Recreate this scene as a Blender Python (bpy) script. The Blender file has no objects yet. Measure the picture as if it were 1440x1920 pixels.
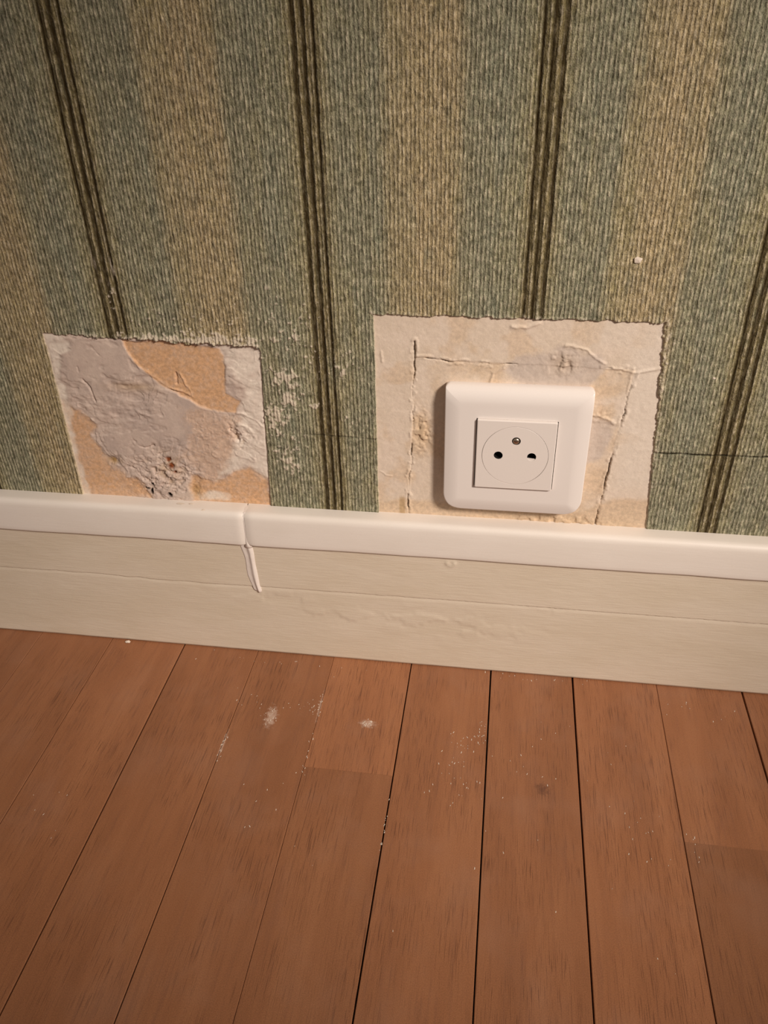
import bpy, bmesh, math, random
import numpy as np
from mathutils import Matrix, Vector

random.seed(7)
scene = bpy.context.scene
COL = scene.collection

# ------------------------------------------------------------------ camera
F_PX = 1534.976
cam_d = bpy.data.cameras.new('camera')
cam = bpy.data.objects.new('camera', cam_d)
COL.objects.link(cam)
cam_d.sensor_fit = 'VERTICAL'
cam_d.sensor_height = 24.0
cam_d.lens = F_PX / 1920.0 * 24.0
cam_d.clip_start = 0.01
_r = Vector((0.98939648, 0.14338514, -0.02313666))      # right
_f = Vector((-0.13184644, 0.8198733, -0.55715733))      # forward
_u = Vector((-0.06091895, 0.55429999, 0.83008458))      # up
cam.matrix_world = Matrix(((_r.x, _u.x, -_f.x, 0.02268),
                           (_r.y, _u.y, -_f.y, -0.42982),
                           (_r.z, _u.z, -_f.z, 0.41434),
                           (0, 0, 0, 1)))
scene.camera = cam

# ------------------------------------------------------------------ world and light
world = bpy.data.worlds.new('dim_room')
scene.world = world
world.use_nodes = True
bg = world.node_tree.nodes['Background']
bg.inputs['Color'].default_value = (1.0, 0.86, 0.75, 1)
bg.inputs['Strength'].default_value = 0.22

ld = bpy.data.lights.new('room_lamp', 'SPOT')
lamp = bpy.data.objects.new('room_lamp', ld)
COL.objects.link(lamp)
LAMP = Vector((0.96, -0.98, 1.10))
AIM = Vector((-0.03, -0.02, 0.105))
lamp.location = LAMP
lamp.rotation_euler = (AIM - LAMP).to_track_quat('-Z', 'Y').to_euler()
ld.energy = 134.0
ld.color = (1.0, 0.885, 0.785)
ld.shadow_soft_size = 0.15
ld.spot_size = math.radians(28.5)
ld.spot_blend = 1.0

scene.view_settings.view_transform = 'Standard'
scene.view_settings.look = 'None'
scene.view_settings.gamma = 1.0
scene.view_settings.use_curve_mapping = False
scene.view_settings.exposure = 0.0


# ------------------------------------------------------------------ node helper
class NT:
    def __init__(self, name):
        self.m = bpy.data.materials.new(name)
        self.m.use_nodes = True
        self.t = self.m.node_tree
        self.n = self.t.nodes
        self.b = self.n['Principled BSDF']

    def link(self, a, b):
        self.t.links.new(a, b)

    def put(self, sock, v):
        if isinstance(v, bpy.types.NodeSocket):
            self.link(v, sock)
        else:
            sock.default_value = v

    def math(self, op, a, b=None, c=None, clamp=False):
        n = self.n.new('ShaderNodeMath')
        n.operation = op
        n.use_clamp = clamp
        self.put(n.inputs[0], a)
        if b is not None:
            self.put(n.inputs[1], b)
        if c is not None:
            self.put(n.inputs[2], c)
        return n.outputs[0]

    def mix(self, fac, a, b, mode='MIX'):
        n = self.n.new('ShaderNodeMix')
        n.data_type = 'RGBA'
        n.blend_type = mode
        n.clamp_factor = True
        self.put(n.inputs[0], fac)
        self.put(n.inputs[6], a if not isinstance(a, tuple) else (*a, 1))
        self.put(n.inputs[7], b if not isinstance(b, tuple) else (*b, 1))
        return n.outputs[2]

    def pos(self):
        return self.n.new('ShaderNodeNewGeometry').outputs['Position']

    def sep(self, v):
        n = self.n.new('ShaderNodeSeparateXYZ')
        self.link(v, n.inputs[0])
        return n.outputs

    def comb(self, x, y, z):
        n = self.n.new('ShaderNodeCombineXYZ')
        for i, v in enumerate((x, y, z)):
            self.put(n.inputs[i], v)
        return n.outputs[0]

    def scale(self, v, s):
        n = self.n.new('ShaderNodeVectorMath')
        n.operation = 'MULTIPLY'
        self.link(v, n.inputs[0])
        n.inputs[1].default_value = s
        return n.outputs[0]

    def noise(self, v, scale=1.0, detail=2.0, rough=0.5, dist=0.0):
        n = self.n.new('ShaderNodeTexNoise')
        if v is not None:
            self.link(v, n.inputs['Vector'])
        n.inputs['Scale'].default_value = scale
        n.inputs['Detail'].default_value = detail
        n.inputs['Roughness'].default_value = rough
        n.inputs['Distortion'].default_value = dist
        return n.outputs['Fac']

    def ramp(self, fac, stops, interp='LINEAR'):
        n = self.n.new('ShaderNodeValToRGB')
        n.color_ramp.interpolation = interp
        e = n.color_ramp.elements
        while len(e) < len(stops):
            e.new(0.5)
        for i, (p, c) in enumerate(stops):
            e[i].position = p
            e[i].color = (*c, 1) if isinstance(c, tuple) else (c, c, c, 1)
        self.link(fac, n.inputs[0])
        return n.outputs[0]

    def smooth(self, v, a, b):
        n = self.n.new('ShaderNodeMapRange')
        n.interpolation_type = 'SMOOTHSTEP'
        self.put(n.inputs[0], v)
        n.inputs[1].default_value = a
        n.inputs[2].default_value = b
        return n.outputs[0]

    def attr(self, name, kind='GEOMETRY'):
        n = self.n.new('ShaderNodeAttribute')
        n.attribute_name = name
        n.attribute_type = kind
        return n.outputs['Fac']

    def bump(self, h, strength, dist, normal=None):
        n = self.n.new('ShaderNodeBump')
        n.inputs['Strength'].default_value = strength
        n.inputs['Distance'].default_value = dist
        self.link(h, n.inputs['Height'])
        if normal is not None:
            self.link(normal, n.inputs['Normal'])
        return n.outputs[0]

    def out(self, color=None, rough=None, normal=None, spec=None):
        if color is not None:
            self.put(self.b.inputs['Base Color'], (*color, 1) if isinstance(color, tuple) else color)
        if rough is not None:
            self.put(self.b.inputs['Roughness'], rough)
        if normal is not None:
            self.link(normal, self.b.inputs['Normal'])
        if spec is not None:
            self.b.inputs['Specular IOR Level'].default_value = spec
        return self.m


# ------------------------------------------------------------------ materials
def mat_wallpaper():
    t = NT('striped_wallpaper')
    P = t.pos()
    x, y, z = t.sep(P)
    # thread wobble
    wob = t.noise(t.comb(t.math('MULTIPLY', x, 60.0), 0.0, t.math('MULTIPLY', z, 40.0)), 1.0, 2.0)
    wob = t.math('SUBTRACT', wob, 0.5)
    u = t.attr('stripe')
    uw = t.math('ADD', u, t.math('MULTIPLY', wob, 0.010))
    fr = t.math('FRACT', uw)
    thr = t.noise(t.comb(t.math('MULTIPLY', x, 430.0), 7.0, t.math('MULTIPLY', z, 85.0)), 1.0, 3.0, 0.6)
    thr = t.math('SUBTRACT', thr, 0.5)
    fr2 = t.math('FRACT', t.math('ADD', uw, t.math('MULTIPLY', thr, 0.10)))
    base = t.ramp(fr2, [
        (0.000, (0.185, 0.148, 0.072)), (0.085, (0.180, 0.144, 0.070)), (0.115, (0.245, 0.222, 0.128)),
        (0.160, (0.220, 0.214, 0.140)), (0.330, (0.212, 0.210, 0.142)), (0.385, (0.300, 0.252, 0.145)),
        (0.520, (0.350, 0.272, 0.152)), (0.660, (0.330, 0.262, 0.148)), (0.710, (0.226, 0.214, 0.138)),
        (0.860, (0.206, 0.210, 0.146)), (0.950, (0.228, 0.218, 0.134)), (0.985, (0.235, 0.202, 0.108)),
        (1.000, (0.185, 0.148, 0.072))])
    # slow blotches of hue
    blot = t.noise(t.scale(P, (70, 70, 18)), 1.0, 3.0, 0.6)
    base = t.mix(t.math('MULTIPLY', t.smooth(blot, 0.45, 0.75), 0.55), base, (0.285, 0.245, 0.120))
    blot2 = t.noise(t.scale(P, (110, 110, 26)), 1.3, 3.0, 0.6)
    base = t.mix(t.math('MULTIPLY', t.smooth(blot2, 0.52, 0.78), 0.50), base, (0.180, 0.206, 0.148))
    # ribs, one thread about every 2.1 mm
    ph = t.math('ADD', t.math('MULTIPLY', x, 2 * math.pi / 0.00215), t.math('MULTIPLY', thr, 6.5))
    rib = t.math('ADD', t.math('MULTIPLY', t.math('SINE', ph), 0.5), 0.5)
    dash = t.noise(t.comb(t.math('MULTIPLY', x, 620.0), 0.0, t.math('MULTIPLY', z, 300.0)), 1.0, 4.0, 0.65)
    dash2 = t.noise(t.comb(t.math('MULTIPLY', x, 520.0), 3.0, t.math('MULTIPLY', z, 120.0)), 1.0, 2.0, 0.55)
    fib = t.noise(t.scale(P, (2100, 2100, 1300)), 1.0, 2.0, 0.6)
    light = t.math('MULTIPLY', rib, t.smooth(dash, 0.38, 0.66))
    light = t.math('ADD', t.math('MULTIPLY', light, 0.75), t.math('MULTIPLY', t.smooth(dash2, 0.55, 0.8), 0.35))
    col = t.mix(t.math('MULTIPLY', light, 0.80), base, (0.580, 0.505, 0.370))
    dark = t.math('MULTIPLY', t.math('SUBTRACT', 1.0, rib), t.smooth(dash, 0.60, 0.30))
    col = t.mix(t.math('MULTIPLY', dark, 0.68), col, (0.085, 0.072, 0.032))
    grain = t.math('ADD', t.math('MULTIPLY', fib, 1.6), 0.22)
    col = t.mix(1.0, col, t.comb(grain, grain, grain), 'MULTIPLY')
    clump = t.noise(t.comb(t.math('MULTIPLY', x, 330.0), 5.0, t.math('MULTIPLY', z, 190.0)), 1.0, 4.0, 0.7, 0.6)
    cl = t.math('ADD', t.math('MULTIPLY', t.smooth(clump, 0.28, 0.74), 0.95), 0.66)
    col = t.mix(1.0, col, t.comb(cl, cl, cl), 'MULTIPLY')
    # three dark woven lines
    lines = None
    for c, w in ((0.0, 0.0085), (0.041, 0.0095), (0.083, 0.0075)):
        d = t.math('ABSOLUTE', t.math('SUBTRACT', t.math('FRACT', t.math('ADD', uw, 0.5 - c)), 0.5))
        m = t.smooth(d, w * 1.9, w * 0.1)
        lines = m if lines is None else t.math('MAXIMUM', lines, m)
    lines = t.math('MULTIPLY', lines, t.math('ADD', t.math('MULTIPLY', t.smooth(dash2, 0.25, 0.6), 0.30), 0.70))
    col = t.mix(lines, col, (0.036, 0.023, 0.007))
    # torn edge, plaster flecks, knife seam
    col = t.mix(t.attr('seam'), col, (0.025, 0.020, 0.010))
    col = t.mix(t.attr('torn'), col, (0.70, 0.60, 0.47))
    h = t.math('ADD', t.math('MULTIPLY', rib, 0.42), t.math('MULTIPLY', dash, 1.1))
    h = t.math('ADD', h, t.math('MULTIPLY', fib, 0.35))
    h = t.math('SUBTRACT', h, t.math('MULTIPLY', lines, 0.8))
    return t.out(col, 0.92, t.bump(h, 1.0, 0.0010), 0.12)


def mat_plaster(name, base, base2, c_or, c_white, c_grey):
    t = NT(name)
    P = t.pos()
    n1 = t.noise(t.scale(P, (60, 60, 60)), 1.0, 4.0, 0.6)
    n2 = t.noise(t.scale(P, (420, 420, 420)), 1.0, 3.0, 0.6)
    n3 = t.noise(t.scale(P, (2600, 2600, 2600)), 1.0, 2.0, 0.6)
    col = t.mix(t.smooth(n1, 0.35, 0.68), base, base2)
    col = t.mix(t.attr('grey'), col, c_grey)
    orc = t.mix(t.smooth(n2, 0.3, 0.7), tuple(v * .86 for v in c_or), tuple(min(1, v * 1.10) for v in c_or))
    col = t.mix(t.attr('orange'), col, orc)
    col = t.mix(t.attr('white'), col, c_white)
    col = t.mix(t.attr('ochre'), col, (0.36, 0.21, 0.06))
    col = t.mix(t.attr('rust'), col, (0.22, 0.060, 0.018))
    col = t.mix(t.attr('hole'), col, (0.020, 0.012, 0.008))
    g = t.math('ADD', t.math('MULTIPLY', n2, 0.28), t.math('ADD', t.math('MULTIPLY', n3, 0.34), 0.69))
    col = t.mix(1.0, col, t.comb(g, g, g), 'MULTIPLY')
    h = t.math('ADD', t.math('MULTIPLY', n2, 0.8), t.math('MULTIPLY', n3, 0.35))
    return t.out(col, 0.85, t.bump(h, 0.45, 0.0005), 0.2)


def mat_paint(name, c1, c2, rough, grain=0.12, relief=0.3, streak=False):
    t = NT(name)
    P = t.pos()
    n1 = t.noise(t.scale(P, (14, 14, 40) if streak else (25, 25, 25)), 1.0, 4.0, 0.6)
    n2 = t.noise(t.scale(P, (70, 300, 700) if streak else (300, 300, 300)), 1.0, 3.0, 0.6)
    n3 = t.noise(t.scale(P, (2300, 2300, 2300)), 1.0, 2.0, 0.6)
    col = t.mix(t.smooth(n1, 0.35, 0.68), c1, c2)
    g = t.math('ADD', t.math('MULTIPLY', n3, grain), 1.0 - grain * 0.5)
    col = t.mix(1.0, col, t.comb(g, g, g), 'MULTIPLY')
    h = t.math('ADD', n2, t.math('MULTIPLY', n3, 0.25))
    return t.out(col, rough, t.bump(h, relief, 0.0005), 0.4)


def mat_wood():
    t = NT('reddish_wood')
    P = t.pos()
    x, y, z = t.sep(P)
    seed = t.math('MULTIPLY', t.attr('seed', 'OBJECT'), 7.3)
    tone = t.attr('tone', 'OBJECT')
    xs = t.math('ADD', x, seed)
    n1 = t.noise(t.comb(t.math('MULTIPLY', xs, 45.0), t.math('MULTIPLY', y, 7.0), seed), 1.0, 4.0, 0.6, 0.5)
    n2 = t.noise(t.comb(t.math('MULTIPLY', xs, 380.0), t.math('MULTIPLY', y, 22.0), seed), 1.0, 3.0, 0.6)
    pore = t.noise(t.comb(t.math('MULTIPLY', xs, 2300.0), t.math('MULTIPLY', y, 60.0), seed), 1.0, 2.0, 0.5)
    patch = t.noise(t.comb(t.math('MULTIPLY', xs, 30.0), t.math('MULTIPLY', y, 14.0), seed), 1.0, 2.0, 0.5)
    fine = t.noise(t.scale(P, (1900, 1900, 1900)), 1.0, 2.0, 0.6)
    col = t.ramp(n1, [(0.25, (0.245, 0.098, 0.043)), (0.5, (0.300, 0.123, 0.055)), (0.75, (0.345, 0.148, 0.068))])
    col = t.mix(t.math('MULTIPLY', t.smooth(n2, 0.50, 0.74), 0.42), col, (0.215, 0.090, 0.048))
    pm = t.math('MULTIPLY', t.smooth(pore, 0.56, 0.66), t.smooth(patch, 0.36, 0.60))
    col = t.mix(t.math('MULTIPLY', pm, 0.58), col, (0.10, 0.036, 0.018))
    g = t.math('MULTIPLY', tone, t.math('ADD', t.math('MULTIPLY', fine, 0.85), 0.575))
    col = t.mix(1.0, col, t.comb(g, g, g), 'MULTIPLY')
    # worn, dusty varnish
    dust = t.noise(t.scale(P, (22, 22, 22)), 1.0, 3.0, 0.6)
    col = t.mix(t.math('MULTIPLY', t.smooth(dust, 0.45, 0.75), 0.13), col, (0.36, 0.22, 0.16))
    # a small knot and two dusty scuffs
    jit = t.math('MULTIPLY', t.math('SUBTRACT', t.noise(t.scale(P, (420, 420, 420)), 1.0, 3.0, 0.6), 0.5), 0.010)

    def spot(cx, cy, rx, ry):
        dx = t.math('DIVIDE', t.math('SUBTRACT', x, cx), rx)
        dy = t.math('DIVIDE', t.math('SUBTRACT', y, cy), ry)
        r = t.math('SQRT', t.math('ADD', t.math('MULTIPLY', dx, dx), t.math('MULTIPLY', dy, dy)))
        return t.smooth(t.math('ADD', r, t.math('MULTIPLY', jit, 220.0)), 1.25, 0.2)
    col = t.mix(t.math('MULTIPLY', spot(0.062, -0.105, 0.0045, 0.0050), 0.60), col, (0.10, 0.040, 0.024))
    for sx, sy, rx, ry, k in ((-0.1150, -0.070, 0.0040, 0.0095, .55), (-0.0500, -0.068, 0.0055, 0.0035, .55), (-0.140, -0.097, 0.0011, 0.012, .5), (-0.0845, -0.058, 0.0010, 0.014, .4)):
        col = t.mix(t.math('MULTIPLY', spot(sx, sy, rx, ry), k), col, (0.62, 0.47, 0.38))
    h = t.math('ADD', t.math('MULTIPLY', n2, 0.5), t.math('SUBTRACT', fine, pm))
    rough = t.math('ADD', t.math('MULTIPLY', dust, 0.25), 0.36)
    return t.out(col, rough, t.bump(h, 0.22, 0.0003), 0.4)


def mat_plain(name, c, rough, spec=0.5, metal=0.0, grain=0.0):
    t = NT(name)
    if grain:
        n = t.noise(t.scale(t.pos(), (1800, 1800, 1800)), 1.0, 2.0, 0.6)
        g = t.math('ADD', t.math('MULTIPLY', n, grain), 1 - grain * 0.5)
        c = t.mix(1.0, c, t.comb(g, g, g), 'MULTIPLY')
    t.b.inputs['Metallic'].default_value = metal
    return t.out(c, rough, None, spec)


M = {
    'paper': mat_wallpaper(),
    'plaster_l': mat_plaster('filler_left', (0.58, 0.455, 0.385), (0.64, 0.515, 0.435), (0.66, 0.40, 0.225),
                             (0.79, 0.69, 0.59), (0.505, 0.40, 0.345)),
    'plaster_r': mat_plaster('lining_right', (0.69, 0.57, 0.455), (0.73, 0.605, 0.495), (0.62, 0.44, 0.275),
                             (0.75, 0.655, 0.56), (0.57, 0.475, 0.41)),
    'wall': mat_paint('bare_plaster', (0.45, 0.36, 0.28), (0.5, 0.4, 0.32), 0.9),
    'board': mat_paint('cream_board_paint', (0.640, 0.548, 0.428), (0.675, 0.585, 0.470), 0.55, 0.24, 0.40, True),
    'mould': mat_paint('white_moulding_paint', (0.75, 0.68, 0.61), (0.78, 0.71, 0.645), 0.45, 0.10, 0.12, True),
    'caulk': mat_paint('white_caulk', (0.73, 0.65, 0.59), (0.77, 0.69, 0.63), 0.5, 0.10, 0.2),
    'plastic': mat_plain('white_plastic', (0.79, 0.725, 0.680), 0.26, 0.5, 0.0, 0.05),
    'plastic2': mat_plain('white_plastic_insert', (0.765, 0.695, 0.645), 0.34, 0.45, 0.0, 0.05),
    'metal': mat_plain('brass_pin', (0.55, 0.47, 0.38), 0.32, 0.5, 1.0),
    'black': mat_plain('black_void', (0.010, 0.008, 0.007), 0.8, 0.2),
    'wood': mat_wood(),
    'sub': mat_plain('dark_subfloor', (0.020, 0.010, 0.006), 0.9, 0.1),
    'crumb': mat_paint('plaster_crumb_white', (0.68, 0.58, 0.48), (0.74, 0.64, 0.54), 0.9),
}


# ------------------------------------------------------------------ object helpers
def link(name, me, mat, parent=None):
    o = bpy.data.objects.new(name, me)
    COL.objects.link(o)
    if mat is not None:
        me.materials.append(M[mat])
    if parent is not None:
        o.parent = parent
    return o


def tag(o, label=None, cat=None, group=None, kind=None):
    for k, v in (('label', label), ('category', cat), ('group', group), ('kind', kind)):
        if v:
            o[k] = v
    return o


def from_bm(name, bm, mat, parent=None, smooth=False):
    me = bpy.data.meshes.new(name)
    bmesh.ops.recalc_face_normals(bm, faces=bm.faces)
    bm.to_mesh(me)
    bm.free()
    if smooth:
        me.polygons.foreach_set('use_smooth', [True] * len(me.polygons))
        me.set_sharp_from_angle(angle=math.radians(38))
    return link(name, me, mat, parent)


def grid_mesh(name, X, Y, Z, keep=None, attrs=None):
    """rows x cols arrays of world positions -> quad mesh facing the room"""
    r, c = X.shape
    idx = np.arange(r * c).reshape(r, c)
    q = np.stack([idx[:-1, :-1], idx[:-1, 1:], idx[1:, 1:], idx[1:, :-1]], -1).reshape(-1, 4)
    if keep is not None:
        q = q[keep.reshape(-1)]
    used = np.zeros(r * c, bool)
    used[q.ravel()] = True
    remap = np.cumsum(used) - 1
    q = remap[q]
    co = np.stack([X.ravel(), Y.ravel(), Z.ravel()], -1)[used].astype(np.float32)
    me = bpy.data.meshes.new(name)
    me.vertices.add(len(co))
    me.vertices.foreach_set('co', co.ravel())
    me.loops.add(q.size)
    me.loops.foreach_set('vertex_index', q.ravel().astype(np.int32))
    me.polygons.add(len(q))
    me.polygons.foreach_set('loop_start', (np.arange(len(q)) * 4).astype(np.int32))
    me.update(calc_edges=True)
    me.polygons.foreach_set('use_smooth', np.ones(len(q), bool))
    for k, v in (attrs or {}).items():
        a = me.attributes.new(k, 'FLOAT', 'POINT')
        a.data.foreach_set('value', v.ravel()[used].astype(np.float32))
    me.validate()
    return me


# numpy noise and shapes
def _hash(i, j, s):
    v = np.sin(i * 127.1 + j * 311.7 + s * 74.7) * 43758.5453
    return v - np.floor(v)


def vnoise(x, y, s=0):
    i, j = np.floor(x), np.floor(y)
    fx, fy = x - i, y - j
    fx, fy = fx * fx * (3 - 2 * fx), fy * fy * (3 - 2 * fy)
    a, b = _hash(i, j, s), _hash(i + 1, j, s)
    c, d = _hash(i, j + 1, s), _hash(i + 1, j + 1, s)
    return (a + (b - a) * fx) * (1 - fy) + (c + (d - c) * fx) * fy


def fbm(x, y, f, o=4, s=0, g=0.5):
    """about 0..1, coordinates in millimetres, f = cycles per millimetre"""
    t, a, n = 0, 1.0, 0
    for k in range(o):
        t = t + a * vnoise(x * f * 2 ** k + 11.3 * k, y * f * 2 ** k - 7.1 * k, s + k)
        n += a
        a *= g
    return t / n


def sstep(v, a, b):
    t = np.clip((v - a) / (b - a), 0, 1)
    return t * t * (3 - 2 * t)


def seg_dist(x, z, pts):
    d = np.full(x.shape, 1e9)
    for (x0, z0), (x1, z1) in zip(pts[:-1], pts[1:]):
        dx, dz = x1 - x0, z1 - z0
        t = np.clip(((x - x0) * dx + (z - z0) * dz) / (dx * dx + dz * dz + 1e-9), 0, 1)
        d = np.minimum(d, np.hypot(x - x0 - t * dx, z - z0 - t * dz))
    return d


def poly_sdf(x, z, pts):
    """positive inside"""
    d = seg_dist(x, z, pts + pts[:1])
    ins = np.zeros(x.shape, bool)
    for (x0, z0), (x1, z1) in zip(pts, pts[1:] + pts[:1]):
        if z0 != z1:
            c = ((z0 > z) != (z1 > z)) & (x < (x1 - x0) * (z - z0) / (z1 - z0) + x0)
            ins ^= c
    return np.where(ins, d, -d)


def blob(x, z, pts, soft=3.0, warp=3.0, s=0):
    wx = (fbm(x, z, 0.12, 4, s) - 0.5) * 2 * warp
    wz = (fbm(x, z, 0.12, 4, s + 9) - 0.5) * 2 * warp
    return sstep(poly_sdf(x + wx, z + wz, pts), -soft * 0.5, soft * 0.5)


def quad_in(x, z, q):
    """distance inside a convex four-sided outline, corners clockwise from top left"""
    d = np.full(x.shape, 1e9)
    for (x0, z0), (x1, z1) in zip(q, q[1:] + q[:1]):
        l = math.hypot(x1 - x0, z1 - z0)
        d = np.minimum(d, ((x - x0) * (z1 - z0) - (z - z0) * (x1 - x0)) / l)
    return d


# outlines of the two places where the paper is cut away (mm on the wall)
QL = [(-248.6, 235.6), (-116.2, 231.6), (-121.4, 110.0), (-250.8, 110.0)]
QR = [(-48.8, 253.4), (106.2, 253.8), (117.0, 110.0), (-49.6, 110.0)]


def edge_l(x, z):
    d = quad_in(x, z, QL)
    n = (fbm(x, z, 0.25, 4, 3) - 0.5) * 1.6
    top = sstep(z, 222, 230)
    return d + n * (0.45 + 1.6 * top) + top * (fbm(x, z, 0.7, 2, 5) - 0.5) * 1.6


def edge_r(x, z):
    d = quad_in(x, z, QR)
    right = sstep(x, 95, 104) * sstep(z, 170, 190)
    top = sstep(z, 244, 250)
    n = (fbm(x, z, 0.22, 4, 21) - 0.5)
    return d + n * (0.8 + 3.2 * right + 1.6 * top)


# ------------------------------------------------------------------ setting: wall
def box_bm(x0, x1, y0, y1, z0, z1):
    bm = bmesh.new()
    bmesh.ops.create_cube(bm, size=1.0)
    for v in bm.verts:
        v.co = Vector(((x0, x1)[v.co.x > 0], (y0, y1)[v.co.y > 0], (z0, z1)[v.co.z > 0]))
    return bm


wall = from_bm('wall_back', box_bm(-1.5, 1.4, 0.004, 0.12, -0.03, 1.7), 'wall')
tag(wall, 'plastered wall papered in green and tan stripes above the white skirting', None, None, 'structure')


def lines(a, fine0, fine1, step, b, grow=1.25, mx=40.0):
    v = list(np.arange(fine0, fine1 + step * 0.5, step))
    s = step
    while v[-1] < b:
        s = min(s * grow, mx)
        v.append(v[-1] + s)
    v[-1] = b
    s = step
    w = [v[0]]
    while w[-1] > a:
        s = min(s * grow, mx)
        w.append(w[-1] - s)
    w[-1] = a
    return np.array(w[::-1][:-1] + v)


STRIPE_X = [-1700, -665, -550, -435.0, -320.0, -206.2, -83.0, 32.3, 146.4, 261.0, 375.0, 490, 605, 1640]
STRIPE_U = [-9 - 4, -4, -3, -2, -1, 0, 1, 2, 3, 4, 5, 6, 7, 16]


def build_wallpaper():
    gx = lines(-1500, -320, 205, 0.5, 1400)
    gz = lines(80, 118, 262, 0.5, 1700)
    gz = np.concatenate([[80.0], gz[gz >= 117.9]])
    X, Z = np.meshgrid(gx, gz)
    el, er = edge_l(X, Z), edge_r(X, Z)
    e = np.maximum(el, er)                                  # > 0 where the paper is gone
    h = np.full(X.shape, 0.95)
    # white fleck crust on the paper
    n = fbm(X, Z, 0.55, 3, 40)
    n2 = fbm(X, Z, 0.16, 3, 50)
    reg = np.zeros(X.shape)
    for cx, cz, rx, rz, a in ((-104, 214, 9, 10, .8), (-101, 201, 10, 7, .95), (-111, 186, 8, 14, 1.0), (-96, 195, 7, 5, .85),
                              (-87, 196.5, 4, 2.5, .9), (-66, 186, 3, 5, .75), (-176, 236, 26, 4, .75), (-143, 235.5, 22, 4.5, .9),
                              (-120, 234, 6, 6, 1.0), (-106, 158, 11, 16, .62), (-69, 222, 10, 12, .4), (-160, 243, 50, 12, .35),
                              (110, 225, 4, 30, .5), (-50, 235, 3, 3, .4), (-200, 262, 8, 18, .34), (-95, 240, 20, 25, .36)):
        reg = np.maximum(reg, a * np.exp(-(((X - cx) / rx) ** 2 + ((Z - cz) / rz) ** 2)))
    fl = sstep(n * 0.75 + n2 * 0.25 + reg * 0.45, 0.76, 0.85) * (reg > 0.02)
    fl = np.maximum(fl, sstep(vnoise(X * .9, Z * .9, 77) + 0.0 * X, 0.991, 0.999) * (X > -320) * (X < 205) * (Z < 262))
    rag = fbm(X, Z, 0.8, 3, 60)
    lip = np.exp(-((e + 0.6) / 0.7) ** 2)
    topl = sstep(Z, 226, 230) * (X < -110) * np.exp(-((el + 1.0) / 1.5) ** 2) * sstep(X, -232, -215)
    toprt = sstep(Z, 249, 252) * np.exp(-((er + 0.8) / 1.0) ** 2) * sstep(rag, .52, .7)
    rightr = (X > 95) * (Z > 150) * np.exp(-((er + 1.0) / 1.6) ** 2) * sstep(rag, .45, .7)
    h += fl * (0.25 + 0.5 * n) + lip * 0.25 * rag + topl * (0.2 + 1.3 * sstep(rag, .42, .75)) + toprt * 0.5 + rightr * 0.4
    # knife seam in the paper
    zs = np.interp(X, [-330, -93, -50, 112, 175, 260], [177.5, 176.9, 175.6, 175.5, 176.5, 177.8]) + (fbm(X, X * 0, 0.2, 3, 66) - .5) * .8
    seam = sstep(np.abs(Z - zs), 0.75, 0.2) * sstep(X, -98, -88) * (0.55 + 0.45 * (X > 100)) * sstep(X, 330, 210)
    seam *= 0.55 + 0.45 * sstep(fbm(X, Z, 0.35, 2, 68), .35, .5)
    h -= seam * 0.5
    # cut edge falls back behind the plaster
    cut = sstep(e, -0.35, 0.75)
    h = h * (1 - cut) + cut * (-1.8)
    torn = np.maximum.reduce([fl * 0.85, sstep(e, -0.55, 0.15) * (0.55 + 0.45 * rag),
                              topl * sstep(rag, .46, .62) * 0.8, rightr * 0.6, toprt * 0.6])
    st = np.interp(X, STRIPE_X, STRIPE_U)
    kc = np.minimum.reduce([e[:-1, :-1], e[1:, :-1], e[:-1, 1:], e[1:, 1:]])
    me = grid_mesh('wallpaper', X / 1000, -h / 1000, Z / 1000, kc < 2.5, {'stripe': st, 'torn': torn, 'seam': seam})
    o = link('wallpaper', me, 'paper', wall)
    tag(o, 'ribbed wallpaper striped in grey green and tan with dark triple lines')


build_wallpaper()

L_ORANGE_TOP = [(-200.6, 233.3), (-177.0, 232.5), (-140.8, 230.5), (-138.4, 217.9), (-142.0, 201.1), (-131.9, 196.6), (-136.8, 189.2), (-150.5, 188.5), (-164.4, 195.1), (-181.7, 205.0), (-192.5, 215.7), (-197.9, 225.0)]
L_ORANGE_LEFT = [(-251.4, 191.6), (-242.9, 191.4), (-237.9, 183.1), (-232.9, 173.9), (-232.4, 160.4), (-228.2, 149.9), (-224.3, 142.9), (-208.6, 134.9), (-200.9, 122.6), (-255.8, 118.9), (-253.4, 153.3)]
L_ORANGE_MID = [(-166.2, 192.1), (-150.5, 188.5), (-137.7, 182.6), (-135.5, 167.8), (-146.0, 145.8), (-157.9, 137.0), (-167.9, 142.4), (-171.8, 158.0)]
L_ORANGE_BOT = [(-173.8, 121.5), (-171.7, 141.4), (-158.5, 138.2), (-142.4, 146.4), (-131.2, 151.9), (-121.6, 143.4), (-117.6, 119.9), (-149.3, 119.0)]
L_WHITE_RIGHT = [(-140.8, 230.5), (-112.7, 234.1), (-117.5, 121.2), (-121.6, 143.4), (-131.2, 151.9), (-142.4, 146.4), (-156.1, 137.1), (-140.6, 159.9), (-135.0, 171.6), (-135.0, 188.2), (-129.1, 202.8), (-138.8, 214.5)]
L_WHITE_LEFT = [(-252.1, 238.6), (-233.6, 233.1), (-233.2, 226.1), (-241.5, 224.1), (-244.9, 202.9), (-244.6, 188.4), (-247.1, 145.8), (-246.8, 119.0), (-253.6, 119.5), (-252.5, 213.4)]
L_WHITE_STREAK = [(-170.0, 123.2), (-170.2, 127.5), (-158.8, 130.8), (-147.6, 128.2), (-148.9, 123.0)]
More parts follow.
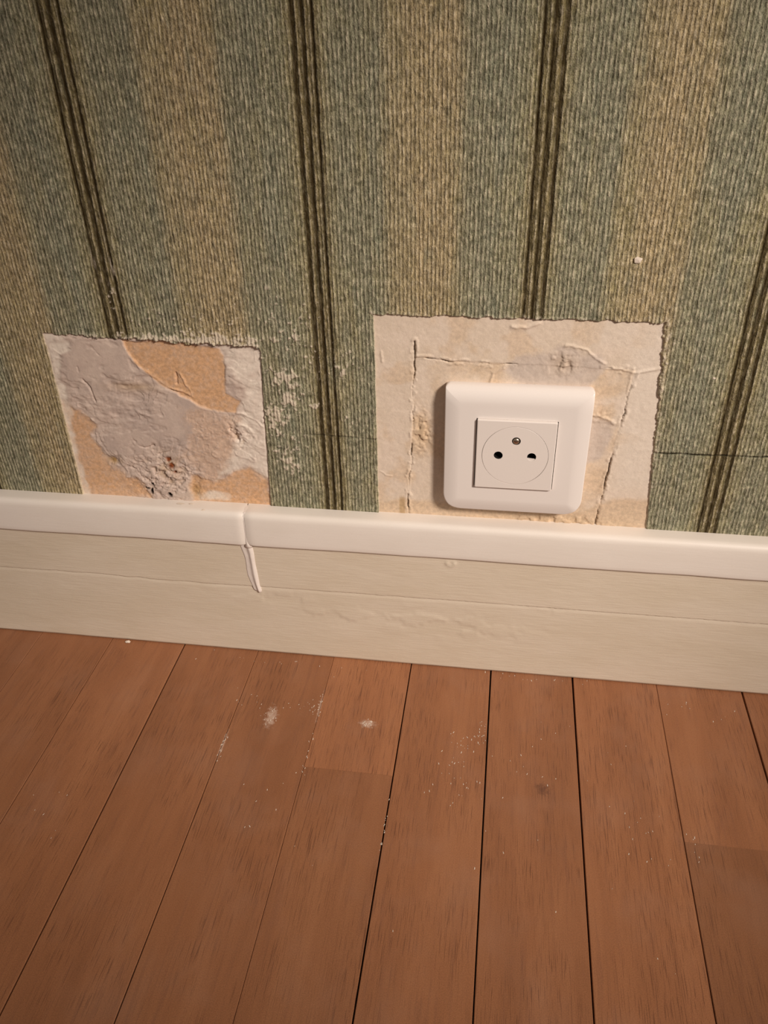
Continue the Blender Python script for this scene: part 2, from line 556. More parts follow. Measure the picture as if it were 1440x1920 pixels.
L_RIDGES = [([(-199.1, 227.3), (-192.5, 215.7), (-180.0, 205.0), (-165.2, 198.6)], .9, .9),
            ([(-232.5, 214.7), (-229.6, 205.4), (-226.5, 192.1)], -.9, .8),
            ([(-213.4, 203.6), (-199.1, 202.8), (-181.8, 204.3), (-166.0, 197.5)], -.5, 1.5),
            ([(-200.8, 186.0), (-189.2, 182.9), (-178.1, 182.7), (-168.6, 186.2)], .9, .8),
            ([(-205.9, 169.6), (-204.2, 163.9), (-198.7, 161.1), (-194.6, 162.1)], -.9, .8),
            ([(-169.9, 184.6), (-165.8, 188.5), (-168.7, 177.3)], -.6, .8),
            ([(-137.7, 182.6), (-131.3, 179.3), (-126.7, 175.1)], .8, .8),
            ([(-141.8, 189.7), (-133.6, 188.3), (-124.1, 183.3), (-118.8, 179.9)], .5, .6),
            ([(-141.9, 176.9), (-138.7, 169.5), (-134.8, 164.8)], -.8, .8),
            ([(-170.1, 213.1), (-170.5, 206.9)], -1.0, .8),
            ([(-166.8, 213.3), (-163.2, 204.7), (-163.3, 197.6)], .5, .6),
            ([(-226.8, 231.4), (-220.5, 226.6), (-215.5, 221.6)], -.7, .9),
            ([(-204.7, 154.1), (-199.0, 150.1), (-192.0, 148.9)], .7, .7),
            ([(-190.5, 156.9), (-183.0, 159.3), (-176.9, 163.5)], -.7, .7)]


def build_left_patch():
    gx = np.arange(-254.5, -112, 0.45)
    gz = np.arange(116.0, 240.0, 0.45)
    X, Z = np.meshgrid(gx, gz)
    orange = np.maximum.reduce([blob(X, Z, L_ORANGE_TOP, 1.6, 2.2, 1), 0.9 * blob(X, Z, L_ORANGE_LEFT, 6, 6, 2),
                                0.42 * blob(X, Z, L_ORANGE_MID, 12, 8, 3), 0.95 * blob(X, Z, L_ORANGE_BOT, 4, 3, 4)])
    orange *= 0.75 + 0.4 * (fbm(X, Z, .06, 3, 8) - .2)
    white = np.maximum.reduce([0.8 * blob(X, Z, L_WHITE_RIGHT, 7, 7, 5), 0.8 * blob(X, Z, L_WHITE_LEFT, 3, 3, 6),
                               0.7 * blob(X, Z, L_WHITE_STREAK, 3, 2, 7)])
    brk = fbm(X, Z, .45, 4, 14, .6)
    orange = np.clip(orange * (1.0 + .9 * (brk - .5)) - .25 * sstep(brk, .60, .72) * (orange < .8), 0, 1)
    white = np.clip(white * (.75 + 1.1 * (fbm(X, Z, .22, 4, 13, .6) - .3)), 0, 1)
    filler = (1 - np.clip(orange * 1.3, 0, 1)) * (1 - 0.6 * white)
    grey = np.clip(sstep(fbm(X, Z, .05, 4, 12), .42, .66) * .8 + .5 * np.exp(-(((X + 195) / 26) ** 2 + ((Z - 172) / 30) ** 2)), 0, 1) * filler
    h = -0.25 + (fbm(X, Z, .035, 4, 15) - .5) * 1.1 * filler + (fbm(X, Z, .25, 4, 16) - .5) * 0.55 * filler
    h += filler * 0.30
    trow = fbm(X * .5 + Z, Z - X * .6, .18, 3, 17)                     # trowel drags run diagonally
    h += (trow - .5) * 1.3 * filler + (fbm(X * .35 + Z * .8, Z * .5 - X * .5, .5, 3, 18) - .5) * .5 * filler
    for pts, a, w in L_RIDGES:
        wx = (fbm(X, Z, .14, 4, 19) - .5) * 4.5
        d = seg_dist(X + wx, Z + wx * .7, pts)
        h += a * np.exp(-(d / w) ** 2) * (.35 + .9 * sstep(fbm(X, Z, .12, 2, 20), .3, .65))
    wa, wb = (fbm(X, Z, .05, 3, 25) - .5) * 26, (fbm(X, Z, .05, 3, 26) - .5) * 26
    lay = fbm(X + wa, Z * 1.5 + wb, .030, 3, 27) * 9                  # thin coats laid over one another
    fr_ = lay - np.floor(lay)
    h += (np.floor(lay) * .28 + .28 * sstep(fr_, .86, 1.0) - .8) * filler
    h += .35 * np.exp(-((fr_ - .97) / .05) ** 2) * filler * sstep(fbm(X, Z, .1, 2, 28), .4, .6)
    rough = np.maximum.reduce([np.exp(-(((X + 189) / 23) ** 2 + ((Z - 139) / 18) ** 2)),
                               .8 * np.exp(-(((X + 137) / 9) ** 2 + ((Z - 174) / 9) ** 2)),
                               .5 * np.exp(-(((X + 219) / 8) ** 2 + ((Z - 149) / 6) ** 2))])
    wq = (fbm(X, Z, .14, 3, 23) - .5) * 9
    crum = .6 * fbm(X + wq, Z - wq, .20, 5, 22, .66) + .4 * fbm((X + Z) * .35 + wq, (Z - X) * .9, .30, 4, 24, .6)
    h += rough * ((sstep(crum, .36, .62) - .5) * 1.6 + (crum - .5) * 2.2)
    hole = np.zeros(X.shape)
    rust = np.zeros(X.shape)
    ochre = np.zeros(X.shape)
    for cx, cz, rx, rz, dpt in ((-189, 126.2, 1.3, 1.6, 3.2), (-203.6, 130.4, 1.5, 1.0, 1.7), (-201.0, 127.8, .8, 2.0, 1.9),
                                (-199.6, 134.0, .7, 1.2, 1.4)):
        wx = (fbm(X, Z, .5, 2, 31) - .5) * 1.4
        g = sstep(np.hypot((X + wx - cx) / rx, (Z + wx - cz) / rz), 1.35, .75)
        h -= g * dpt
        hole = np.maximum(hole, g)
    for cx, cz, r in ((-183.5, 148.4, 3.6), (-184.9, 153.2, 2.4), (-182.4, 144.2, 2.0)):
        g = sstep(np.hypot(X - cx, Z - cz) + (fbm(X, Z, .5, 3, 33) - .5) * 3.6, r, r * .30)
        h -= g * 1.0
        rust = np.maximum(rust, g)
    g = np.exp(-(((X + 222.7) / 4.5) ** 2 + ((Z - 150.2) / 3.0) ** 2))
    ochre = np.maximum(g * sstep(fbm(X, Z, .3, 3, 35), .35, .6) * .9, 0.35 * rough * sstep(crum, .5, .3))
    ochre = np.maximum(ochre, .5 * np.exp(-(((X + 170) / 4) ** 2 + ((Z - 130) / 7) ** 2)))
    ochre = np.maximum(ochre, .45 * np.exp(-(((X + 185) / 9) ** 2 + ((Z - 149) / 9) ** 2)) * sstep(fbm(X, Z, .22, 4, 36), .35, .65))
    ochre = np.maximum(ochre, .40 * np.exp(-(((X + 199) / 14) ** 2 + ((Z - 203) / 3.0) ** 2)))
    h -= g * .9
    lower = sstep(edge_l(X, Z), 0.0, 1.6)                              # settle down to meet the paper
    h = np.minimum(h, 0.8 + 1.2 * rough) * lower + (1 - lower) * np.minimum(h, 0.1)
    grain_w = sstep(vnoise(X * .8, Z * .8, 71), .985, .998)
    h += grain_w * .4
    white = np.maximum(white, grain_w)
    zero = {'orange': orange, 'white': white, 'grey': grey, 'ochre': ochre, 'rust': rust, 'hole': hole}
    me = grid_mesh('plaster_patch', X / 1000, -h / 1000, Z / 1000, None, zero)
    o = link('plaster_patch', me, 'plaster_l', wall)
    tag(o, 'bare square of crumbling grey filler with orange stains and a small black hole')


build_left_patch()

R_GREY_TOP = [(23.8, 224.5), (27.8, 231.6), (42.2, 233.1), (56.1, 238.3), (73.8, 233.4), (78.8, 226.7), (75.7, 217.0), (67.4, 209.4), (37.6, 212.9), (28.5, 219.8)]
R_GREY_RIGHT = [(75.7, 197.1), (87.5, 192.6), (87.8, 178.7), (83.1, 167.7), (70.2, 165.3), (70.9, 190.1)]
R_ORANGE_BOT = [(-55.1, 130.7), (-29.2, 133.6), (-5.6, 131.3), (14.5, 128.7), (76.5, 131.3), (94.1, 142.3), (119.5, 142.0), (121.5, 112.6), (-56.6, 112.5)]
R_INNER = [(-26.6, 228.3), (28.1, 227.2), (57.3, 226.5), (94.6, 225.8), (91.7, 194.5), (88.4, 162.5), (86.0, 110.0), (-31.0, 110.3), (-28.7, 159.0), (-27.6, 198.8)]
R_CRACKS = [([(-26.3, 238.5), (-26.6, 227.3), (-27.3, 212.5), (-27.3, 198.9), (-27.7, 184.8), (-28.7, 166.5), (-29.8, 147.4), (-31.3, 118)], 1.0, 31),
            ([(-26.6, 228.3), (-15.1, 228.4), (-4.6, 226.9), (7.4, 227.0), (19.3, 226.2), (31.0, 227.3)], 1.0, 32),
            ([(77.4, 226.6), (87.5, 226.1), (91.7, 226.6)], 1.0, 33),
            ([(95.1, 226.1), (93.2, 211.3), (92.4, 196.3), (90.6, 180.6), (88.7, 164.4), (88.0, 150.6), (85.8, 132.0), (85.9, 118)], 1.0, 34)]
R_RIDGES = [([(56.1, 238.9), (64.7, 238.0), (73.9, 232.2), (78.5, 229.2)], .7, .7),
            ([(72.0, 198.6), (81.1, 196.7), (87.5, 192.6)], .9, .9),
            ([(83.1, 226.9), (94.8, 224.2), (108.4, 227.9)], .7, .9),
            ([(16.3, 215.0), (17.8, 221.0), (23.8, 224.5)], .8, .9),
            ([(-45.4, 231.5), (-45.1, 225.8)], .6, .8),
            ([(-48.4, 152.0), (-40.8, 149.8)], .4, .5),
            ([(26.7, 248.9), (33.9, 247.9), (40.8, 251.2)], .9, 1.0)]


def build_right_patch():
    gx = np.arange(-54, 123, 0.45)
    gz = np.arange(116.0, 260.0, 0.45)
    X, Z = np.meshgrid(gx, gz)
    inner = blob(X, Z, R_INNER, 1.2, 0.6, 41)
    grey = np.maximum(.85 * blob(X, Z, R_GREY_TOP, 5, 5, 42), .9 * blob(X, Z, R_GREY_RIGHT, 4, 3, 43))
    orange = .62 * blob(X, Z, R_ORANGE_BOT, 4, 2.5, 44)
    orange = np.maximum(orange, .55 * inner * sstep(fbm(X, Z, .045, 4, 45), .42, .65) * (1 - grey))
    orange = np.maximum(orange, .42 * sstep(fbm(X, Z, .06, 4, 47), .54, .70) * (1 - grey))
    white = np.maximum(.65 * sstep(X, 84, 100) * sstep(Z, 140, 158), .35 * sstep(Z, 236, 244) * sstep(X, 60, 75))
    h = np.full(X.shape, -0.05)
    h += (fbm(X, Z, .03, 3, 51) - .5) * .35 + (fbm(X, Z, .3, 3, 52) - .5) * .22 * (1 + 1.2 * grey)
    h -= inner * .30
    hole = np.zeros(X.shape)
    for pts, a, s in R_CRACKS:
        w = (fbm(X, Z, .16, 4, s, .6) - .5) * 2.6
        d = seg_dist(X + w, Z + w * .8, pts)
        op = fbm(X, Z, .09, 3, s + 50)                                # the crack opens and closes along its run
        wid = .15 + .30 * sstep(op, .42, .72)
        g = sstep(d, wid * 1.5, wid * .4)
        h -= g * (.25 + 1.5 * sstep(op, .40, .62)) * a
        hole = np.maximum(hole, g * sstep(op, .42, .66) * .55)
        h += .45 * np.exp(-((d - 1.5) / .8) ** 2) * sstep(fbm(X, Z, .3, 3, s + 70), .5, .7)
    for pts, a, wd in R_RIDGES:
        w = (fbm(X, Z, .25, 3, 55) - .5) * 2
        h += a * np.exp(-(seg_dist(X + w, Z + w, pts) / wd) ** 2) * .8
    pit = np.maximum.reduce([np.exp(-(((X + 22) / 5) ** 2 + ((Z - 181) / 12) ** 2)), np.exp(-(((X - 56) / 8) ** 2 + ((Z - 228) / 6) ** 2)),
                             .9 * np.exp(-(((X - 62) / 30) ** 2 + ((Z - 124) / 4) ** 2)), .5 * np.exp(-(((X - 79) / 7) ** 2 + ((Z - 197) / 6) ** 2))])
    h += pit * (sstep(fbm(X, Z, .32, 4, 57), .38, .62) - .62) * 1.2
    dk = (np.abs(X + 34.5) < 1.9) * (Z < 134)
    ochre = np.maximum(.5 * sstep(np.abs(X + 34.6), 2.4, 1.2) * sstep(Z, 137, 132), .25 * pit)
    lower = sstep(edge_r(X, Z), 0.0, 1.4)
    h = h * lower + (1 - lower) * np.minimum(h, 0.1)
    me = grid_mesh('plaster_patch', X / 1000, -h / 1000, Z / 1000, None,
                   {'orange': orange, 'white': white, 'grey': grey, 'ochre': ochre, 'rust': X * 0, 'hole': hole})
    o = link('plaster_patch', me, 'plaster_r', wall)
    tag(o, 'cream cut-out of bare lining with cracked knife lines around the socket')


build_right_patch()

# ------------------------------------------------------------------ setting: skirting board
BY = -10.0          # front of the skirting (mm)
base = bpy.data.objects.new('baseboard_back', None)
COL.objects.link(base)
base.location = (0, 0, 0)
tag(base, 'cream painted skirting board with a split running along it', None, None, 'structure')


def z_split(X):
    k = np.interp(X, [-345, -250, -195, -180, -130, -20, 215], [61.4, 61.8, 60.4, 60.6, 61.1, 61.5, 61.2])
    near = 0.35 + 1.2 * sstep(X, -120, -220) * sstep(X, -360, -260)
    return k + (fbm(X, X * 0 + 3, .06, 4, 81) - .5) * 1.6 * near + (fbm(X, X * 0, .5, 2, 82) - .5) * .35


def build_board(name, upper):
    gx = lines(-1500, -380, 260, 1.0, 1400)
    if upper:
        v = np.concatenate([[0, .004, .012, .025, .045, .075], np.linspace(.12, 1, 26)])
    else:
        v = np.concatenate([np.linspace(0, .9, 42), [.95, .975, .988, .995, 1.0]])
    X, V = np.meshgrid(gx, v)
    zs = z_split(X)
    Z = zs + 0.34 + V * (100.0 - zs - .34) if upper else .45 + V * (zs - 0.58)
    front = -BY + (fbm(X, Z, .03, 3, 83) - .5) * .25 + (fbm(X * .25, Z, .35, 3, 84) - .5) * .16
    # flaking blisters in the paint
    bl = np.zeros(X.shape)
    for cx, cz, rx, rz in ((-20, 43, 60, 9), (-75, 38, 18, 9), (20, 37, 40, 8), (-90, 42, 14, 5), (-120, 52, 30, 5), (60, 58, 12, 2)):
        bl = np.maximum(bl, np.exp(-(((X - cx) / rx) ** 2 + ((Z - cz) / rz) ** 2)))
    front += bl * (sstep(fbm(X * .45, Z, .16, 4, 86), .5, .56) - .5) * .38
    if upper:
        front += .40 - np.exp(-(V / .006) ** 2) * .12
    else:
        front += np.where(V > .985, -.25, 0)
    # dab of paint under the moulding
    if upper:
        d = np.hypot((X + 2.3) / 2.6, (Z - 92.4) / 1.6)
        front += .8 * np.exp(-((d - 1) / .35) ** 2)
        front = front.copy()
    # close back to the wall
    X = np.vstack([X[:1], X, X[-1:]])
    Z = np.vstack([Z[:1], Z, Z[-1:]])
    Y = -np.vstack([X[:1] * 0 - 3.5, front, X[:1] * 0 - 3.5])
    me = grid_mesh(name, X / 1000, Y / 1000, Z / 1000)
    o = link(name, me, 'board', base)
    return o


tag(build_board('lower_board', False), 'flaking cream lower board of the skirting')
tag(build_board('upper_board', True), 'cream upper strip of the skirting above the split')

# ------------------------------------------------------------------ setting: moulding
trim = bpy.data.objects.new('trim_1', None)
COL.objects.link(trim)
tag(trim, 'white rounded moulding capping the skirting in two lengths', None, None, 'structure')

PROF = [(4.0, 122.3), (0.0, 122.3), (-4.0, 122.15), (-8.0, 121.95), (-9.4, 121.75), (-10.5, 121.2), (-11.4, 120.3), (-12.0, 119.0),
        (-12.3, 117.2), (-12.6, 112), (-12.8, 106), (-12.9, 101), (-12.88, 98.6), (-12.7, 97.7), (-12.2, 97.2), (-11.0, 97.0), (-4.0, 97.0)]


def build_length(xa, xb, end):
    """end = x of the rounded joint end"""
    gx = lines(xa, max(xa, -380), min(xb, 260), 2.0, xb)
    near = end + np.array([0, .25, .6, 1.1, 1.8, 2.8, 4, 6]) * (1 if end == xa else -1)
    gx = np.unique(np.concatenate([gx[np.abs(gx - end) > 6.5], near]))
    X = np.repeat(gx[None, :], len(PROF), 0)
    y = np.array([p[0] for p in PROF])[:, None] + X * 0
    z = np.array([p[1] for p in PROF])[:, None] + X * 0
    d = np.abs(X - end)
    cy, cz = -5.0, 110.0
    sh = 1.3 * np.clip(1 - d / 4.5, 0, 1) ** 1.6
    frontness = (y < -3)
    y = y + frontness * sh * (1.0 if end == xb else .55)
    z = z - frontness * sh * .35 * np.sign(z - cz)
    wav = (fbm(X, X * 0, .02, 3, 91) - .5)
    y = y + frontness * wav * .5
    z = z + (z < 105) * wav * .8
    me = grid_mesh('moulding', X / 1000, y / 1000, z / 1000)
    me.flip_normals()
    return link('moulding', me, 'mould', trim)


JX = -136.4
tag(build_length(-1500, JX - 0.35, JX - 0.35), 'moulding length left of the caulked joint')
tag(build_length(JX + 0.35, 1400, JX + 0.35), 'moulding length right of the caulked joint')


def build_joint():
    # caulk filling the joint between the two lengths
    bm = bmesh.new()
    rows = []
    for (y, z) in [(-1, 121.9), (-6, 121.7), (-9.2, 121.3), (-10.9, 119.6), (-11.6, 116), (-11.9, 110), (-12.1, 104), (-12.4, 100.5), (-12.9, 98.0), (-12.7, 96.2), (-11.9, 94.6), (-10.0, 93.5)]:
        w = 2.2 if z > 101 else (1.6 if z > 97.5 else 2.6)
        rows.append([bm.verts.new(((JX + k * w * .5 + (.4 if z < 99 else 0)) / 1000, (y + (abs(k) / 2) ** 2 * 1.2) / 1000, z / 1000)) for k in (-2, -1, 0, 1, 2)])
    for a, b in zip(rows[:-1], rows[1:]):
        for i in range(4):
            bm.faces.new((a[i], a[i + 1], b[i + 1], b[i]))
    o = from_bm('joint_filler', bm, 'caulk', trim, True)
    # the run of caulk down the skirting: a slanted tongue, shallow on its left, ridge on its right
    n, m = 44, 17
    t = np.linspace(0, 1, n)[:, None]
    s = np.linspace(-1, 1, m)[None, :]
    T, S = t + s * 0, s + t * 0
    cx = -138.2 + 4.0 * T ** 1.05 + .5 * np.sin(T * 7)
    half = 4.4 - 1.0 * T + .35 * np.sin(T * 11 + 1)
    tip = np.sqrt(np.clip(1 - ((T - .92) / .08).clip(0, 1) ** 2, 0, 1))
    half = half * (0.30 + .70 * tip)
    z = 96.8 - T * 40.6 - S * .8
    x = cx + S * half
    hgt = (0.62 + 1.05 * np.exp(-((S - .40) / .36) ** 2)) * np.sqrt(np.clip(1 - S ** 6, 0, 1))
    hgt *= .45 + .55 * tip
    hgt += .25 * (fbm(x, z, .3, 3, 95) - .5)
    y = BY - .05 - hgt
    y = np.where(np.abs(S) > .99, BY + .9, y)
    y[-1] = BY + .9
    me = grid_mesh('caulk_run', x / 1000, y / 1000, z / 1000)
    me.flip_normals()
    o2 = link('caulk_run', me, 'caulk', trim)
    tag(o2, 'hardened white caulk run below the joint')


build_joint()

# ------------------------------------------------------------------ setting: floor boards
floor = from_bm('floor', box_bm(-1.5, 1.4, -1.7, 0.004, -0.04, -0.0135), 'sub')
tag(floor, 'floor of narrow reddish brown wooden boards with dark gaps', None, None, 'structure')

BX0, BSP = -252.7, 56.12
# gap widths in mm: at the wall end, at the near end
GAPS = {0: (.35, .5), 1: (1.0, .55), 2: (.22, .75), 3: (.12, .18), 4: (.65, 1.0), 5: (.95, .45), 6: (1.15, .40), 7: (.14, .95), 8: (1.1, 1.0), 9: (.5, .7), -1: (.3, .4), -2: (.6, .5)}
CUTS = {3: [-107], 7: [-131], -1: [-330], 0: [-430], 1: [-520], 2: [-300], 4: [-560], 5: [-390], 6: [-640], 8: [-300]}
TONE = {(3, 0): 1.10, (3, 1): .90, (7, 0): 1.02, (7, 1): .82, (0, 0): 1.04, (-1, 0): .98, (1, 0): .97, (2, 0): .93, (4, 0): 1.0, (5, 0): .97, (6, 0): 1.04, (8, 0): .98}


def board(x0a, x1a, x0b, x1b, y0, y1, dz):
    """top corners at the wall end (a) and the near end (b); eased edges"""
    bm = bmesh.new()
    e, zt = .30, dz
    top = [(x0a + e, y0), (x1a - e, y0), (x1b - e, y1), (x0b + e, y1)]
    rim = [(x0a, y0), (x1a, y0), (x1b, y1), (x0b, y1)]
    T = [bm.verts.new((x / 1000, y / 1000, zt / 1000)) for x, y in top]
    R = [bm.verts.new((x / 1000, y / 1000, (zt - .30) / 1000)) for x, y in rim]
    Bt = [bm.verts.new((x / 1000, y / 1000, -.0134)) for x, y in rim]
    bm.faces.new(T)
    for i in range(4):
        j = (i + 1) % 4
        bm.faces.new((R[i], R[j], T[j], T[i]))
        bm.faces.new((Bt[i], Bt[j], R[j], R[i]))
    return bm


def floor_boards():
    rnd = random.Random(3)
    for k in range(-20, 29):
        xl, xr = BX0 + BSP * k, BX0 + BSP * (k + 1)
        if xl < -1380 or xr > 1360:
            continue
        gl = GAPS.get(k, (rnd.uniform(.3, .8), rnd.uniform(.3, .8)))
        gr = GAPS.get(k + 1, (rnd.uniform(.3, .8), rnd.uniform(.3, .8)))
        cuts = CUTS.get(k, [rnd.uniform(-500, -150)])
        while cuts[-1] > -1000:
            cuts = cuts + [cuts[-1] - rnd.uniform(420, 700)]
        ys = [-3.0] + cuts + [-1690.0]
        for i, (a, b) in enumerate(zip(ys[:-1], ys[1:])):
            if a - b < 10:
                continue
            ends = []
            for y in (a, b):
                f = min(1.0, -y / 260.0)
                ends.append((xl + .5 * (gl[0] + (gl[1] - gl[0]) * f), xr - .5 * (gr[0] + (gr[1] - gr[0]) * f)))
            bm = board(ends[0][0], ends[0][1], ends[1][0], ends[1][1], a - .015, b + .015, rnd.uniform(-.05, .03))
            o = from_bm('floor_board', bm, 'wood', floor)
            o['tone'] = float(TONE.get((k, i), rnd.uniform(.86, 1.05)))
            o['seed'] = float(rnd.uniform(0, 10))


floor_boards()


# ------------------------------------------------------------------ wall socket
def outline(half_w, half_h, rt, rb, n=10, rtx=None):
    """rounded rectangle, counter-clockwise from lower right; rt, rb = top and bottom corner radii"""
    pts = []
    for cx, cz, rx, rz, a0 in ((half_w, -half_h, rb, rb, -90), (half_w, half_h, rtx or rt, rt, 0), (-half_w, half_h, rtx or rt, rt, 90), (-half_w, -half_h, rb, rb, 180)):
        sx, sz = (1 if cx > 0 else -1), (1 if cz > 0 else -1)
        for i in range(n + 1):
            a = math.radians(a0 + 90 * i / n)
            pts.append((cx - sx * rx + rx * math.cos(a), cz - sz * rz + rz * math.sin(a)))
    return pts


SX, SZ = 33.2, 174.6
sock = bpy.data.objects.new('wall_socket', None)
COL.objects.link(sock)
sock.location = (SX / 1000, 0, SZ / 1000)
tag(sock, 'square white plastic wall socket with round face and earth pin above skirting', 'socket')


def loft(rings, close_last=False):
    bm = bmesh.new()
    vs = [[bm.verts.new((x / 1000, y / 1000, z / 1000)) for x, y, z in r] for r in rings]
    n = len(vs[0])
    for a, b in zip(vs[:-1], vs[1:]):
        for i in range(n):
            j = (i + 1) % n
            bm.faces.new((a[i], a[j], b[j], b[i]))
    if close_last:
        bm.faces.new(vs[-1])
    return bm


def ring(inset, y, rt, rb, up=0.0, tw=None):
    hw = 41.4 - inset
    hh = 41.0 - inset
    return [(x, y, z + (up if z > 0 else 0)) for x, z in outline(hw, hh, max(rt, .3), max(rb, .3), 10, tw)]


def plate_front(x, z):
    """front depth of the plate: the top rolls right back, the other edges only ease off to a crisp rim"""
    dt = 41.0 - z
    k = min(max(dt / 10.5, 0), 1)
    f = 2.4 + 7.0 * math.sqrt(max(0.0, 1 - (1 - k) ** 2.2))
    for d, rim in ((41.4 - abs(x), 7.9), (41.0 + z, 7.7)):
        k = min(max(d / 8.6, 0), 1)
        f = min(f, rim + (9.4 - rim) * (1 - (1 - k) ** 1.6))
    return f


def build_plate():
    def rg(inset, y=None, k=1.0):
        hw, hh = 41.4 - inset, 41.0 - inset
        rb, rt = max(.4, 11.0 - inset), max(.4, 1.6 - inset * .15)
        out = []
        for x, z in outline(hw, hh, rt, rb, 8, max(.4, 3.0 - inset * .2)):
            out.append((x, x, z))
        # fill the long sides so that the roll is smooth along them
        pts = []
        for i in range(len(out)):
            a, c = out[i], out[(i + 1) % len(out)]
            n = 12 if i % 9 == 8 else 1
            for q in range(n):
                u = q / n
                pts.append((a[0] + (c[0] - a[0]) * u, a[2] + (c[2] - a[2]) * u))
        return [(x, y if y is not None else -(plate_front(x, z) - k), z) for x, z in pts]
    R = [rg(.5, .8), rg(.15, -.6), rg(0, None, 1.1), rg(0, None, .5), rg(.12, None, .15), rg(.4, None, 0)]
    R += [rg(i, None, 0) for i in (.8, 1.3, 2, 2.8, 3.8, 5, 6.2, 7.4, 8.4, 8.8, 9.6, 10.6, 13, 18.3)] + [rg(18.33, -7.0)]
    bm = loft(R)
    o = from_bm('cover_plate', bm, 'plastic', sock, True)
    tag(o, 'domed glossy white cover plate with rounded lower corners')
    return o


build_plate()


def disc_hole_face(bm, outer, holes, y):
    """flat face with holes by triangle fill"""
    es = []
    for loop in [outer] + holes:
        vs = [bm.verts.new((x / 1000, y / 1000, z / 1000)) for x, z in loop]
        for i in range(len(vs)):
            es.append(bm.edges.new((vs[i], vs[(i + 1) % len(vs)])))
    bmesh.ops.triangle_fill(bm, edges=es, use_beauty=True)


def circ(cx, cz, r, n=48, a0=0.0):
    return [(cx + r * math.cos(a0 + 2 * math.pi * i / n), cz + r * math.sin(a0 + 2 * math.pi * i / n)) for i in range(n)]


def build_insert():
    yF = -11.3
    rD = 19.2
    bm = loft([[(x, y, z) for x, z in outline(22.6 - i, 22.6 - i, .5, .5, 3)] for i, y in ((0, -7.2), (0, yF + .55), (.12, yF + .22), (.45, yF))])
    disc_hole_face(bm, outline(22.6 - .45, 22.6 - .45, .5, .5, 3), [circ(0, 0, rD, 72)], yF)
    # groove round the disc
    g = loft([[(x, yF, z) for x, z in circ(0, 0, rD, 72)], [(x, yF + .45, z) for x, z in circ(0, 0, rD - .08, 72)]])
    me = bpy.data.meshes.new('tmp')
    g.to_mesh(me)
    bm.from_mesh(me)
    bpy.data.meshes.remove(me)
    g.free()
    bmesh.ops.remove_doubles(bm, verts=bm.verts, dist=1e-6)
    ins = from_bm('socket_insert', bm, 'plastic2', sock)
    tag(ins, 'raised square white centre piece')
    # disc with contact holes
    rO = rD - .22
    yD = yF + .03
    HL = circ(-9.6, 0, 2.6, 28)
    HR = circ(9.6, 0, 2.6, 28)
    HE = circ(.2, 9.9, 2.5, 28)
    bm = bmesh.new()
    disc_hole_face(bm, circ(0, 0, rO - .12, 72), [HL, HR, HE], yD)
    for a in (loft([[(x, yD + .8, z) for x, z in circ(0, 0, rO, 72)], [(x, yD + .12, z) for x, z in circ(0, 0, rO, 72)], [(x, yD, z) for x, z in circ(0, 0, rO - .12, 72)]]),
              *[loft([[(x, yD, z) for x, z in H], [(x, yD + 7, z) for x, z in H]]) for H in (HL, HR, HE)]):
        me = bpy.data.meshes.new('tmp')
        a.to_mesh(me)
        bm.from_mesh(me)
        bpy.data.meshes.remove(me)
        a.free()
    bmesh.ops.remove_doubles(bm, verts=bm.verts, dist=1e-6)
    face = from_bm('face_disc', bm, 'plastic2', ins)
    # dark contacts down the two holes
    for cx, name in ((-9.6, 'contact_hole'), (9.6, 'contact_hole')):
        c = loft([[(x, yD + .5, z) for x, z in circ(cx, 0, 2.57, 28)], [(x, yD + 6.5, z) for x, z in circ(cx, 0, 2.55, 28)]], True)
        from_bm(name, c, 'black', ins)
    # safety shutter lip half across the right hole
    lip = [(9.6 + 2.55 * math.cos(a), 2.55 * math.sin(a)) for a in np.linspace(math.radians(205), math.radians(325), 12)]
    c = loft([[(x, yD + .9, z) for x, z in lip], [(x, yD + .25, z) for x, z in lip]], True)
    from_bm('shutter', c, 'plastic2', ins)
    # earth pin: metal dome in a dark ring
    c = loft([[(x, yD + .4, z) for x, z in circ(.2, 9.9, 2.48, 28)], [(x, yD + 2.0, z) for x, z in circ(.2, 9.9, 1.7, 28)]])
    from_bm('pin_collar', c, 'black', ins)
    prof = [(1.95, yD + 2.2), (1.95, yD + .3), (1.85, yD - .1), (1.55, yD - .45), (1.1, yD - .65), (.5, yD - .75)]
    c = loft([[(x, y, z) for x, z in circ(.2, 9.9, r, 24)] for r, y in prof], True)
    from_bm('earth_pin', c, 'metal', ins, True)


build_insert()


# ------------------------------------------------------------------ crumbs, flecks
def crumb_bm(r, seed, flat=.6):
    rnd = random.Random(seed)
    bm = bmesh.new()
    bmesh.ops.create_icosphere(bm, subdivisions=1, radius=r)
    for v in bm.verts:
        k = rnd.uniform(.65, 1.25)
        v.co = Vector((v.co.x * k, v.co.y * k * rnd.uniform(.7, 1.1), v.co.z * k * flat))
    lo = min(v.co.z for v in bm.verts)
    for v in bm.verts:
        v.co.z -= lo
    return bm


def crumb(loc, r, seed, label, scale=(1, 1, 1), rot=(0, 0, 0), name='plaster_crumb'):
    o = from_bm(name, crumb_bm(r, seed), 'crumb')
    o.location = loc
    o.scale = scale
    o.rotation_euler = rot
    tag(o, label, 'crumb', 'loose plaster crumbs')
    return o


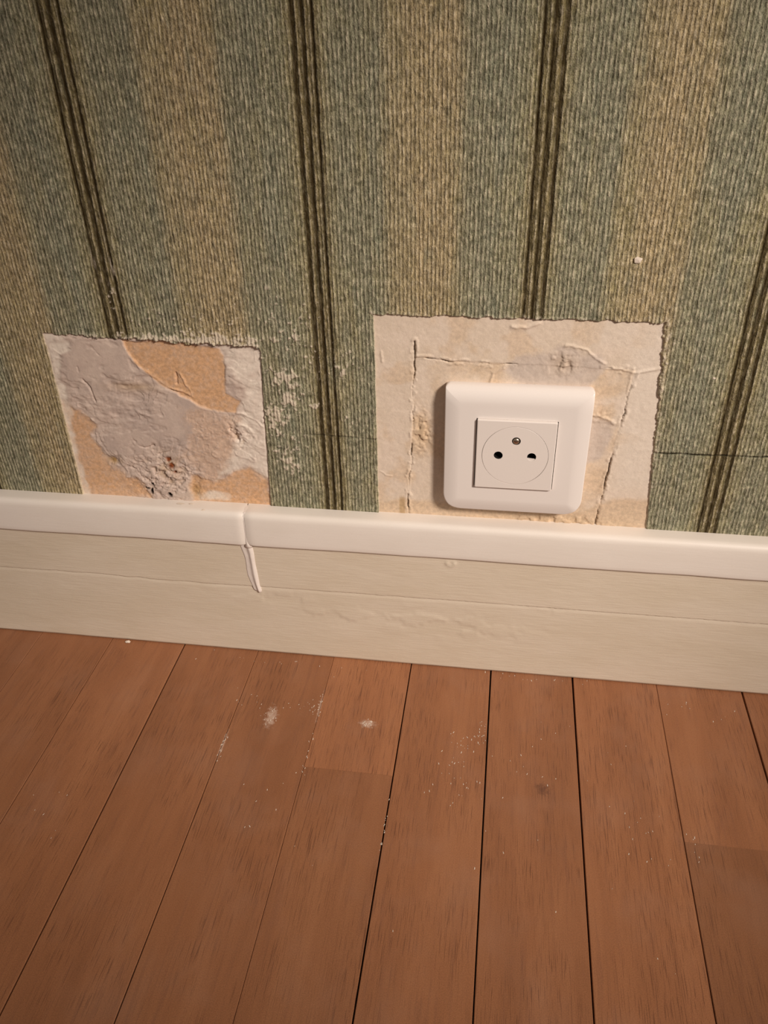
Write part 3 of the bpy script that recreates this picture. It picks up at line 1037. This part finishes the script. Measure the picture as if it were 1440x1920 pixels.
crumb((-.2398, -.0125, 0.0), .0016, 1, 'white plaster crumb on the floor at the foot of the skirting', (1.5, 1, .8))
crumb((.0878, -.0008, .2865), .0020, 2, 'white plaster speck stuck to the wallpaper above the socket', (1.25, 1, .5), (math.radians(90), 0, 0))
crumb((.1365, -.0008, .2234), .0009, 12, 'tiny pale speck on the wallpaper right of the socket', (1.2, 1, .5), (math.radians(90), 0, 0))
crumb((-.1810, -.0050, .1221), .0012, 3, 'flat plaster flake on the moulding under the small black hole', (2.6, 1.0, .35))
crumb((-.1735, -.0045, .1221), .0011, 4, 'plaster flake on the moulding, right of the black hole flake', (1.8, 1.0, .45))
crumb((-.1640, -.0095, .1213), .0010, 5, 'small paint chip on the front edge of the moulding', (1.9, .9, .5), (math.radians(25), 0, 0))


def flecks():
    """dust and paint flecks trodden into the boards: nobody could count them"""
    rnd = random.Random(11)
    bm = bmesh.new()

    def one(x, y, l, w, a):
        ca, sa = math.cos(a), math.sin(a)
        pts = []
        for px, py in ((-w, -l * .6), (w * .6, -l), (w, l * .5), (-w * .3, l)):
            pts.append(bm.verts.new(((x + px * ca - py * sa) / 1000, (y + px * sa + py * ca) / 1000, .00008)))
        top = bm.verts.new((x / 1000, y / 1000, .00022))
        for i in range(4):
            bm.faces.new((pts[i], pts[(i + 1) % 4], top))

    clusters = [(-115, -70, 3, 6, 26), (-50, -68, 4, 3, 20), (-140, -97, 1.2, 9, 16), (-85, -55, 1.5, 9, 12), (-95, -60, 12, 6, 18), (10, -75, 7, 10, 22), (24, -68, 3, 12, 18),
                (12, -105, 14, 18, 22), (117, -126, 14, 20, 16), (60, -70, 40, 50, 22), (-28.3, -140, .6, 20, 12), (146, -138, 2, 12, 6), (-84.5, -100, 2, 22, 12),
                (-100, -140, 25, 30, 10), (-230, -150, 30, 60, 8), (-120, -20, 60, 5, 14), (40, -14, 60, 3, 14), (170, -30, 30, 20, 10), (-130, -60, 14, 10, 10), (60, -170, 80, 40, 10)]
    for cx, cy, rx, ry, n in clusters:
        for _ in range(n):
            s = rnd.uniform(.20, .52)
            one(cx + rnd.gauss(0, rx * .6), min(-11.5, cy + rnd.gauss(0, ry * .6)), s * rnd.uniform(.8, 2.2), s * .55, rnd.gauss(0, .3))
    o = from_bm('paint_flecks', bm, 'crumb', floor)
    tag(o, 'tiny white plaster and paint flecks on the boards', None, None, 'stuff')


flecks()
